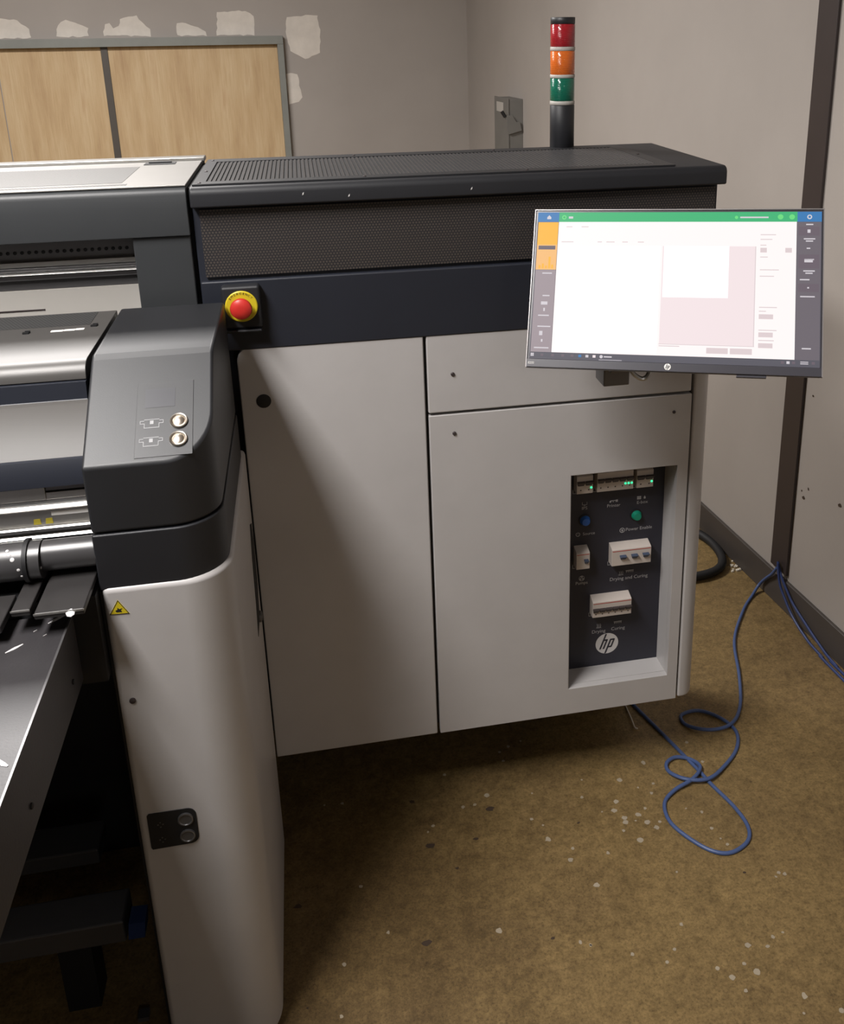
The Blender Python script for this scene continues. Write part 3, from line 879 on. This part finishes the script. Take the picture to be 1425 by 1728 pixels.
rl.box((-0.4090, 1.402, 1.0825), (-0.3435, 1.45, 1.0940), 'steel')
rl.box((GX, 1.403, 1.0765), (-0.3435, 1.45, 1.0825), 'steeldark')
rl.yz([(1.396, 1.0680), (1.393, 1.0705), (1.397, 1.0760), (1.45, 1.0760), (1.45, 1.0680)], GX, -0.3435, 'steelbright')
rl.box((GX, 1.400, 1.0420), (-0.3435, 1.45, 1.0680), 'steel')
rl.yz([(1.394, 1.0385), (1.391, 1.0400), (1.394, 1.0420), (1.45, 1.0420), (1.45, 1.0385)], GX, -0.3435, 'steel')
rl.box((GX, 1.400, 1.0290), (-0.3435, 1.45, 1.0385), 'steeldark')
rl.yz([(1.394, 1.0240), (1.390, 1.0255), (1.394, 1.0290), (1.45, 1.0290), (1.45, 1.0240)], GX, -0.3435, 'steel')
rails = obj('front_rail', rl, None, PR, bevel=.0006, label='aluminium front rail')
obj('white_label_or_glint', bx((-0.405, 1.3992, 1.0568), (-0.3455, 1.4000, 1.0632)), 'label', rails)
for x in (-0.4265, -0.4095):
    obj('warning_sticker', MB().xz([(x - .0055, 1.0440), (x + .0055, 1.0440), (x + .0045, 1.0530), (x - .0045, 1.0525)], 1.3993, 1.4000), 'sticker', rails)
# roller
rb = MB()
rb.lathe([(.0235, 0), (.0235, .0765)], (-0.418, 1.378, 1.003), (1, 0, 0), 32, 'roller')
rb.lathe([(.0290, 0), (.0290, 1.11)], (GX, 1.374, 1.000), (1, 0, 0), 32, 'roller')
rb.lathe([(.0330, 0), (.0330, .006)], (-0.4415, 1.374, 1.000), (1, 0, 0), 32, 'rubber')
rb.lathe([(.0290, 0), (.0290, .016)], (-0.4350, 1.374, 1.000), (1, 0, 0), 32, 'roller')
roll = obj('feed_roller', rb, None, PR, smooth_angle=50, label='black feed roller')
dp = MB()
for x, a, s in [(-0.4625, 62, .0024), (-0.4590, 48, .0022), (-0.4545, 34, .0032), (-0.4470, 2, .0024), (-0.4445, -22, .0020)]:
    yc, zc = 1.374 - .029 * math.cos(math.radians(a)), 1.000 + .029 * math.sin(math.radians(a))
    dp.lathe([(s, -.001), (s, .0004), (s * .5, .0009)], (x, yc, zc), (0, -math.cos(math.radians(a)), math.sin(math.radians(a))), 8)
dp.lathe([(.0022, -.001), (.0022, .0006), (.001, .001)], (-0.420, 1.354, .996), (0, -1, 0), 8)
obj('ink_splash', dp, 'splash', roll, kind='stuff', label='dried white ink spots')
# loading deck plates
dk = obj('deck_plate', bx((-0.4130, 1.268, 0.962), (-0.3460, 1.40, 0.972)), 'deck', PR, bevel=.002, label='dark deck plate')
obj('deck_plate', bx((-0.4480, 1.285, 0.960), (-0.4220, 1.40, 0.970)), 'deck', PR, bevel=.002)
obj('deck_plate', bx((GX, 1.262, 0.950), (-0.4560, 1.345, 0.962)), 'deck', PR, bevel=.002)
obj('deck_edge', bx((-0.4130, 1.2665, 0.9690), (-0.3460, 1.2680, 0.9718)), 'steel', PR)
obj('deck_edge', bx((-0.4480, 1.2835, 0.9675), (-0.4220, 1.2850, 0.9700)), 'steel', PR)
obj('deck_support', MB().box((GX, 1.335, 0.80), (-0.3460, 1.46, 0.950)).box((GX, 1.46, 0.80), (-0.3460, 1.48, 1.10)), 'rubber', PR)
obj('ink_splash', MB().lathe([(.0052, 0), (.0064, .002), (.0030, .0035)], (-0.364, 1.267, 0.967), (0, -.6, .8), 7), 'splash', PR, label='blob of dried white ink')
# lower structure in the dark under the table
obj('base_beam', bx((GX, 1.50, 0.100), (-0.432, 1.58, 0.150)), 'steeldark', PR, bevel=.004)
obj('base_beam', bx((GX, 1.62, 0.180), (-0.49, 1.70, 0.215)), 'roller', PR, bevel=.004)
for fx in (GX + .1, -0.56):
    obj('base_foot', bx((fx, 1.51, -.06), (fx + .06, 1.57, .1)), 'rubber', PR)
obj('blue_bracket', MB().xz([(-0.428, .104), (-0.398, .104), (-0.394, .140), (-0.424, .142)], 1.500, 1.54), 'bluepart', PR, label='blue plastic bracket')
obj('cable_clip', bx((-0.425, 1.46, -0.06), (-0.405, 1.48, -0.050)), 'steeldark', PR)

# ------------------------------------------------------------------ loading table
TB = thing('loading_table', (-0.95, 0.75, -0.06), 'charcoal loading table with ink splashes in front of the printer', 'table')
top = obj('table_top', MB().box((GX, 0.18, 0.815), (-0.378, 1.325, 0.932)), 'table', TB, bevel=.002, label='scratched charcoal table top')
obj('edge_strip', bx((-0.3795, 0.18, 0.9318), (-0.3765, 1.325, 0.9335)), 'steeldark', top, label='worn bright table edge')
for x, y in [(-0.80, 0.30), (-1.48, 0.30), (-0.80, 1.18), (-1.48, 1.18)]:
    obj('leg', bx((x - .03, y - .03, -0.06), (x + .03, y + .03, 0.815)), 'rubber', TB, bevel=.003)
def streak(pts, w, name='ink_streak'):
    """thin dried splash on the table top"""
    m = MB()
    P = [Vector(p) for p in pts]
    L_, R_ = [], []
    for i, p in enumerate(P):
        d = (P[min(i + 1, len(P) - 1)] - P[max(i - 1, 0)]).normalized()
        ww = w * (0.35 if i in (0, len(P) - 1) else 1.0)
        L_.append((p.x - d.y * ww, p.y + d.x * ww)); R_.append((p.x + d.y * ww, p.y - d.x * ww))
    m.plan(L_ + R_[::-1], 0.932, 0.9326)
    obj(name, m, 'splash', top)
STREAKS = [([(-0.407, 1.303), (-0.400, 1.310), (-0.392, 1.318), (-0.383, 1.3245)], .0022), ([(-0.449, 1.241), (-0.439, 1.250), (-0.430, 1.258)], .0026),
           ([(-0.400, 1.022), (-0.392, 1.012), (-0.386, 1.008)], .0030), ([(-0.407, 1.272), (-0.403, 1.276)], .0012), ([(-0.423, 1.286), (-0.419, 1.290)], .0012)]
for pts, w in STREAKS:
    streak(pts, w)
for y in (1.03, 1.27):
    obj('side_bolt', MB().lathe([(.004, 0), (.004, .002), (.002, .003)], (-0.378, y, 0.852), (1, 0, 0), 12), 'rubber', top)

# ------------------------------------------------------------------ signal tower on the lid
TX, TY, TR = 0.611, 2.226, 0.0285
ST = thing('signal_tower', (TX, TY, 1.4765), 'red amber and green signal light tower on top of printer', 'light')
def cyl(name, z0, z1, mat, r=TR, lab=None):
    obj(name, MB().lathe([(r - .0012, 0), (r, .0012), (r, z1 - z0 - .0012), (r - .0012, z1 - z0)], (TX, TY, z0), (0, 0, 1), 40), mat, ST, label=lab, smooth_angle=60)
cyl('base', 1.4765, 1.576, 'black', lab='black tower base')
cyl('spacer_ring', 1.576, 1.585, 'platen', TR + .0004)
cyl('lens', 1.585, 1.636, 'lensgreen', lab='green lens')
cyl('spacer_ring', 1.636, 1.644, 'platen', TR + .0004)
cyl('lens', 1.644, 1.696, 'lensorange', lab='amber lens')
cyl('spacer_ring', 1.696, 1.705, 'platen', TR + .0004)
cyl('lens', 1.705, 1.754, 'lensred', lab='red lens')
cyl('cap', 1.754, 1.769, 'grey', TR - .0005)

# ------------------------------------------------------------------ monitor
MC = Vector((0.633, 1.559, 1.2994))
_mq = Vector((-0.4848, 0.0741, -0.4313))
MR = Quaternion(_mq.normalized(), _mq.length).to_matrix()
MON = thing('monitor', (MC.x, MC.y, MC.z - .15), 'wide flat monitor showing a bright white window, held before the printer', 'monitor')
def ml(x, y, z):
    """monitor-local point: x right, y into the screen, z up"""
    return MC + MR @ Vector((x, y, z))
def mbox(x0, x1, y0, y1, z0, z1, mat=None, mb=None):
    mb = mb or MB()
    return mb.hexa([ml(x0, y0, z0), ml(x1, y0, z0), ml(x1, y1, z0), ml(x0, y1, z0), ml(x0, y0, z1), ml(x1, y0, z1), ml(x1, y1, z1), ml(x0, y1, z1)], mat)
def mquad(mb, x0, z0, x1, z1, mat, lay=1):
    y = -.0002 - .00015 * lay
    mb.add([ml(x0, y, z0), ml(x1, y, z0), ml(x1, y, z1), ml(x0, y, z1)], [(0, 1, 2, 3)], mat)
obj('housing', mbox(-.255, .255, .0006, .014, -.148, .148), 'bezel', MON, bevel=.002)
obj('rear_shell', MB().hexa([ml(-.19, .014, -.12), ml(.19, .014, -.12), ml(.14, .038, -.10), ml(-.14, .038, -.10), ml(-.19, .014, .10), ml(.19, .014, .10), ml(.14, .038, .08), ml(-.14, .038, .08)]), 'bezel', MON, bevel=.004)
rim = MB()
mbox(-.2565, .2565, -.0012, .012, .1470, .1488, None, rim)
mbox(-.2565, -.2548, -.0012, .012, -.148, .1470, None, rim)
mbox(.2548, .2565, -.0012, .012, -.148, .1470, None, rim)
obj('rim', rim, 'bezelrim', MON, label='thin silver rim')
obj('chin', mbox(-.255, .255, -.0015, .0006, -.148, -.1325), 'bezel', MON, bevel=.001, label='black lower bezel')
S = MB()
mquad(S, -.2505, -.1322, .2520, .1432, 's_dark', 0)
mquad(S, -.2105, -.1196, .2105, .1250, 's_pinkwhite', 1)
mquad(S, -.2050, -.1165, -.0230, .0800, 's_white', 2)
mquad(S, -.2105, .1250, .2115, .1432, 's_green', 1)
mquad(S, -.2505, .1250, -.2105, .1432, 's_blue', 1)
mquad(S, .2115, .1250, .2520, .1432, 's_blue', 1)
mquad(S, -.2490, .0815, -.2112, .1245, 's_orange', 1)
mquad(S, -.2490, .0340, -.2112, .0815, 's_peach', 1)
mquad(S, -.2460, .0722, -.2145, .0795, 's_tile', 2)
for k, (x, h) in enumerate([(-.244, .006), (-.238, .009), (-.232, .005), (-.226, .022), (-.2205, .007)]):
    mquad(S, x, .0365, x + .0040, .0365 + h, 's_orange', 2)
mquad(S, -.2490, -.1196, -.2112, .0335, 's_side', 1)
mquad(S, .2115, -.1196, .2510, .1245, 's_side2', 1)
# preview area
mquad(S, -.0190, -.0985, .1425, .0800, 's_preview', 2)
mquad(S, -.0165, -.0140, .0970, .0800, 's_white', 3)
mquad(S, -.0200, -.0996, .1435, -.0985, 's_barline', 3)
mquad(S, .1415, -.0996, .1430, .0800, 's_barline', 3)
mquad(S, .0630, -.1134, .0995, -.1032, 's_button', 3)
mquad(S, .1030, -.1134, .1400, -.1032, 's_button', 3)
# strokes standing for lines of print too small to read
LINES = [(-.1960, .1148, .011), (-.1680, .1148, .013), (-.2035, .0862, .022), (-.1370, .0862, .008), (-.1210, .0862, .015), (-.0920, .0862, .010), (-.0640, .0862, .011),
         (.1500, .1005, .026), (.1500, .0920, .020), (.1500, .0815, .010), (.1500, .0600, .013), (.1500, .0370, .032), (.1500, .0255, .024), (.1500, -.0300, .030), (.1500, -.0370, .012),
         (.1500, -.0705, .030), (.1500, -.0885, .026), (-.0195, -.1030, .036)]
for x, z, w in LINES:
    mquad(S, x, z, x + w, z + .0016, 's_barline', 3)
for x, z in [(.1500, -.0500), (.1500, -.0820), (.1500, -.1010), (.1500, .0690), (.1920, .0690)]:
    mquad(S, x, z, x + (.024 if z < 0 else .011), z + .0085, 's_button', 3)
for x, z, w in [(-.2360, .0262, .018), (-.2330, -.0160, .013), (-.2390, -.0530, .020), (-.2390, -.0735, .024), (-.2430, -.1130, .027),
                (.2260, .1190, .012), (.2225, .0930, .019), (.2260, .0890, .012), (.2275, .0760, .006), (.2240, .0560, .016), (.2225, .0355, .019), (.2260, .0315, .012), (.2170, .0200, .016), (.2180, -.0100, .024), (.2220, -.1010, .015)]:
    mquad(S, x, z, x + w, z + .0022, 's_text', 2)
for x0, z0, x1, z1 in [(.2140, .1000, .2485, .1160), (.2140, .0410, .2485, .0660), (.2140, -.0005, .2485, .0140)]:
    mquad(S, x0, z0, x1, z1, 's_tile', 2)
for x0, z0, x1, z1 in [(.2285, .1050, .2335, .1110), (.2240, .0520, .2380, .0560), (.2295, .0055, .2325, .0080), (-.2300, -.0440, -.2270, -.0380), (-.2310, -.1010, -.2280, -.0960), (-.2350, -.0320, -.2230, -.0260), (-.2350, -.0890, -.2290, -.0810)]:
    mquad(S, x0, z0, x1, z1, 's_text', 3)
# title bar marks
def mdisc(mb, x, z, r, mat, lay, n=14):
    y = -.0002 - .00015 * lay
    mb.add([ml(x + r * math.cos(2 * PI * k / n), y, z + r * math.sin(2 * PI * k / n)) for k in range(n)], [tuple(range(n))], mat)
y2 = -.0002 - .00015 * 3
S.add([ml(-.2330, y2, .1302), ml(-.2254, y2, .1302), ml(-.2254, y2, .1340), ml(-.2292, y2, .1378), ml(-.2330, y2, .1340)], [(0, 1, 2, 3, 4)], 's_text')
mdisc(S, .2317, .1337, .0042, 's_text', 3); mdisc(S, .2317, .1337, .0022, 's_blue', 4)
mdisc(S, -.2010, .1337, .0042, 's_lime', 3); mdisc(S, -.2010, .1337, .0022, 's_green', 4)
mdisc(S, .1830, .1338, .0048, 's_lime', 3); mdisc(S, .2024, .1337, .0048, 's_lime', 3)
mquad(S, -.1925, .1312, -.1845, .1354, 's_text', 3)
mquad(S, .1143, .1316, .1627, .1344, 's_text', 3); mdisc(S, .1080, .1330, .0030, 's_lime', 3)
# task bar
for dx, dz in ((0, 0), (.0030, 0), (0, .0030), (.0030, .0030)):
    mquad(S, -.2482 + dx, -.1275 + dz, -.2455 + dx, -.1248 + dz, 's_text', 3)
for x, m_ in [(-.2274, 's_tile'), (-.2078, 's_tile'), (-.1893, 's_tile'), (-.1722, 's_tile'), (-.1582, 's_blue'), (-.1453, 's_text'), (-.1325, 's_preview'), (.1909, 's_tile'), (.2000, 's_text'), (.2090, 's_tile'), (.2411, 's_tile')]:
    mquad(S, x - .0026, -.1272, x + .0026, -.1226, m_, 3)
mdisc(S, -.1198, -.1250, .0030, 's_text', 3)
mquad(S, -.1150, -.1262, -.1010, -.1240, 's_text', 3); mquad(S, -.1240, -.1312, -.0830, -.1304, 's_text', 3)
mquad(S, .2200, -.1240, .2330, -.1226, 's_text', 3); mquad(S, .2200, -.1270, .2330, -.1256, 's_text', 3)
obj('screen', S, None, MON, recalc=False, label='lit screen with green title bar and white window')
dsc, let = MB(), MB()
mex, mez, mnr = MR @ Vector((1, 0, 0)), MR @ Vector((0, 0, 1)), MR @ Vector((0, -1, 0))
emblem(dsc, let, ml(-.0024, -.0016, -.1395), .0058, mex, mez, mnr)
obj('emblem_disc', dsc, 'label', MON, recalc=False, label='small round white emblem')
obj('emblem_letters', let, 'bezel', MON, recalc=False)
obj('model_mark', MB().text('E233', .0058, ml(-.2522, -.0018, -.1420), mex, mez, align='LEFT'), 'label', MON, recalc=False)
# arm behind the screen, bracket and looped lead hanging below it
obj('mount_plate', mbox(-.06, .06, .038, .046, -.06, .06), 'steeldark', MON, bevel=.002)
obj('arm', MB().tube([ml(0, .046, 0), ml(0, .075, -.02), (0.690, 1.76, 1.25), (0.700, 1.842, 1.24)], .018, 12, 6), 'steeldark', MON)
obj('cable_bracket', MB().box((0.558, 1.705, 1.067), (0.612, 1.760, 1.105)).box((0.566, 1.690, 1.100), (0.700, 1.760, 1.135)), 'steeldark', MON, bevel=.003, label='grey bracket under the screen')
obj('lead_loop', MB().tube([(0.610, 1.712, 1.105), (0.624, 1.708, 1.086), (0.640, 1.705, 1.078), (0.652, 1.705, 1.090), (0.652, 1.712, 1.112)], .0048, 8, 6), 'steel', MON)
obj('button_pod', mbox(.115, .165, .002, .012, -.153, -.147), 'bezel', MON, bevel=.001)

# ------------------------------------------------------------------ disconnect switch on the right wall
DX = thing('disconnect_switch', rm(0.04, 1.05, 1.0), 'grey metal disconnect switch box with side lever on wall', 'switch box')
obj('box', rbox(0.0, 0.078, 0.86, 1.098, 0.98, 1.405), 'boxgrey', DX, bevel=.003)
obj('cover_lip', rbox(0.078, 0.084, 0.855, 1.103, 0.975, 1.410), 'boxgrey', DX, bevel=.002)
obj('lever_plate', MB().prism([(0.010, 1.245), (0.020, 1.290), (0.040, 1.290), (0.062, 1.325), (0.094, 1.325), (0.094, 1.262), (0.080, 1.228)], lambda u, v, w: rm(u, w, v), 1.098, 1.112), 'boxgrey', DX, bevel=.002)
obj('lever', MB().tube([rm(0.088, 1.105, 1.300), rm(0.108, 1.105, 1.338)], .006, 8, 2), 'boxgrey', DX)
obj('lever_grip', MB().tube([rm(0.100, 1.105, 1.318), rm(0.118, 1.105, 1.346)], .0095, 10, 2), 'rubber', DX, label='black lever grip')
obj('label_strip', rbox(0.084, 0.0848, 0.90, 1.02, 1.335, 1.385), 'platen', DX)

# ------------------------------------------------------------------ cables and litter on the floor
def wallpt(d, z, off=0.02):
    return rm(off, d, z)
CAB = [(0.760, 2.12), (0.782, 2.038), (0.808, 1.95), (0.835, 1.855), (0.854, 1.788), (0.866, 1.737), (0.889, 1.661), (0.894, 1.600), (0.874, 1.561), (0.825, 1.540), (0.784, 1.555), (0.747, 1.602), (0.725, 1.654), (0.734, 1.707), (0.772, 1.737), (0.825, 1.757), (0.858, 1.790), (0.846, 1.825), (0.813, 1.839), (0.784, 1.824), (0.780, 1.794), (0.811, 1.758), (0.861, 1.749), (0.913, 1.78), (0.975, 1.836), (1.003, 1.896), (0.985, 1.950), (0.940, 1.991), (0.887, 1.984), (0.887, 1.944), (0.938, 1.908), (1.0, 1.919), (1.058, 1.99), (1.11, 2.107), (1.168, 2.264), (1.262, 2.402)]
pts = []
for i, (x, y) in enumerate(CAB):
    z = .0042
    if 14 <= i <= 23:
        z = .0125 if i in (15, 16, 21, 22) else .008
    if 26 <= i <= 31:
        z = .0125 if i in (30, 31) else .006
    pts.append(ks((x, y, z)))
pts += [wallpt(3.638, .005, .064), wallpt(3.613, .024, .024), wallpt(3.643, .065, .020), wallpt(3.673, .097, .022), wallpt(3.700, .135, .024)]
obj('network_cable', MB().tube(pts, .0047, 10, 6), 'bluecable', label='blue network cable looped on the floor beside the cabinet', cat='cable')
obj('network_cable', MB().tube([wallpt(3.690, .150, .016), wallpt(3.724, .113, .020), wallpt(3.761, .083, .020), wallpt(3.796, .062, .021), wallpt(3.861, .040, .022), wallpt(3.94, .018, .024), wallpt(4.03, .008, .028), wallpt(4.3, .006, .03), wallpt(7.0, .006, .03), wallpt(13.0, .006, .03)], .0042, 8, 6), 'bluecable2', label='deep blue cable running along the baseboard, nearer the wall', cat='cable', group='cables along the baseboard')
obj('network_cable', MB().tube([wallpt(3.700, .150, .022), wallpt(3.728, .095, .028), wallpt(3.766, .060, .029), wallpt(3.81, .032, .031), wallpt(3.88, .012, .035), wallpt(3.97, .006, .040), wallpt(4.3, .005, .046), wallpt(7.0, .005, .05), wallpt(13.0, .005, .05)], .0042, 8, 6), 'bluecable2', label='deep blue cable running along the baseboard, farther from wall', cat='cable', group='cables along the baseboard')
obj('power_hose', MB().tube([ks(q) for q in [(0.62, 2.28, .05), (0.66, 2.50, .016), (0.80, 3.0, .016), (1.02, 3.18, .016), (1.18, 3.10, .016), (1.265, 2.96, .016), (1.318, 2.84, .016), (1.328, 2.749, .016), (1.312, 2.672, .016), (1.270, 2.623, .016), (1.19, 2.60, .016), (1.05, 2.60, .016), (0.86, 2.52, .016), (0.76, 2.36, .020), (0.76, 2.27, .05)]], .0150, 12, 6), 'rubber', label='thick black power cable bent in a loop behind the printer', cat='cable')
obj('zip_tie', MB().tube([ks(q) for q in [(0.756, 2.055, .004), (0.754, 2.020, .006), (0.752, 1.990, .008), (0.751, 1.966, .006), (0.758, 1.962, .004)]], .0022, 6, 4), 'zip', label='white zip tie sticking out from under the cabinet', cat='zip tie')
cr = MB()
random.seed(8)
for k in range(9):
    a = [random.gauss(0, 1) for _ in range(2)]
    c = Vector((1.352 + a[0] * .009, 2.640 + a[1] * .018, 0))
    s = random.uniform(.003, .007)
    cr.hexa([ks((c.x + s * sx * random.uniform(.5, 1), c.y + s * sy * random.uniform(.5, 1), z * s * random.uniform(.5, 1.2))) for z in (0, 1) for sx, sy in ((-1, -1), (1, -1), (1, 1), (-1, 1))])
obj('plaster_crumbs', cr, 'zip', label='pale plaster crumbs by the baseboard', cat='debris', kind='stuff')
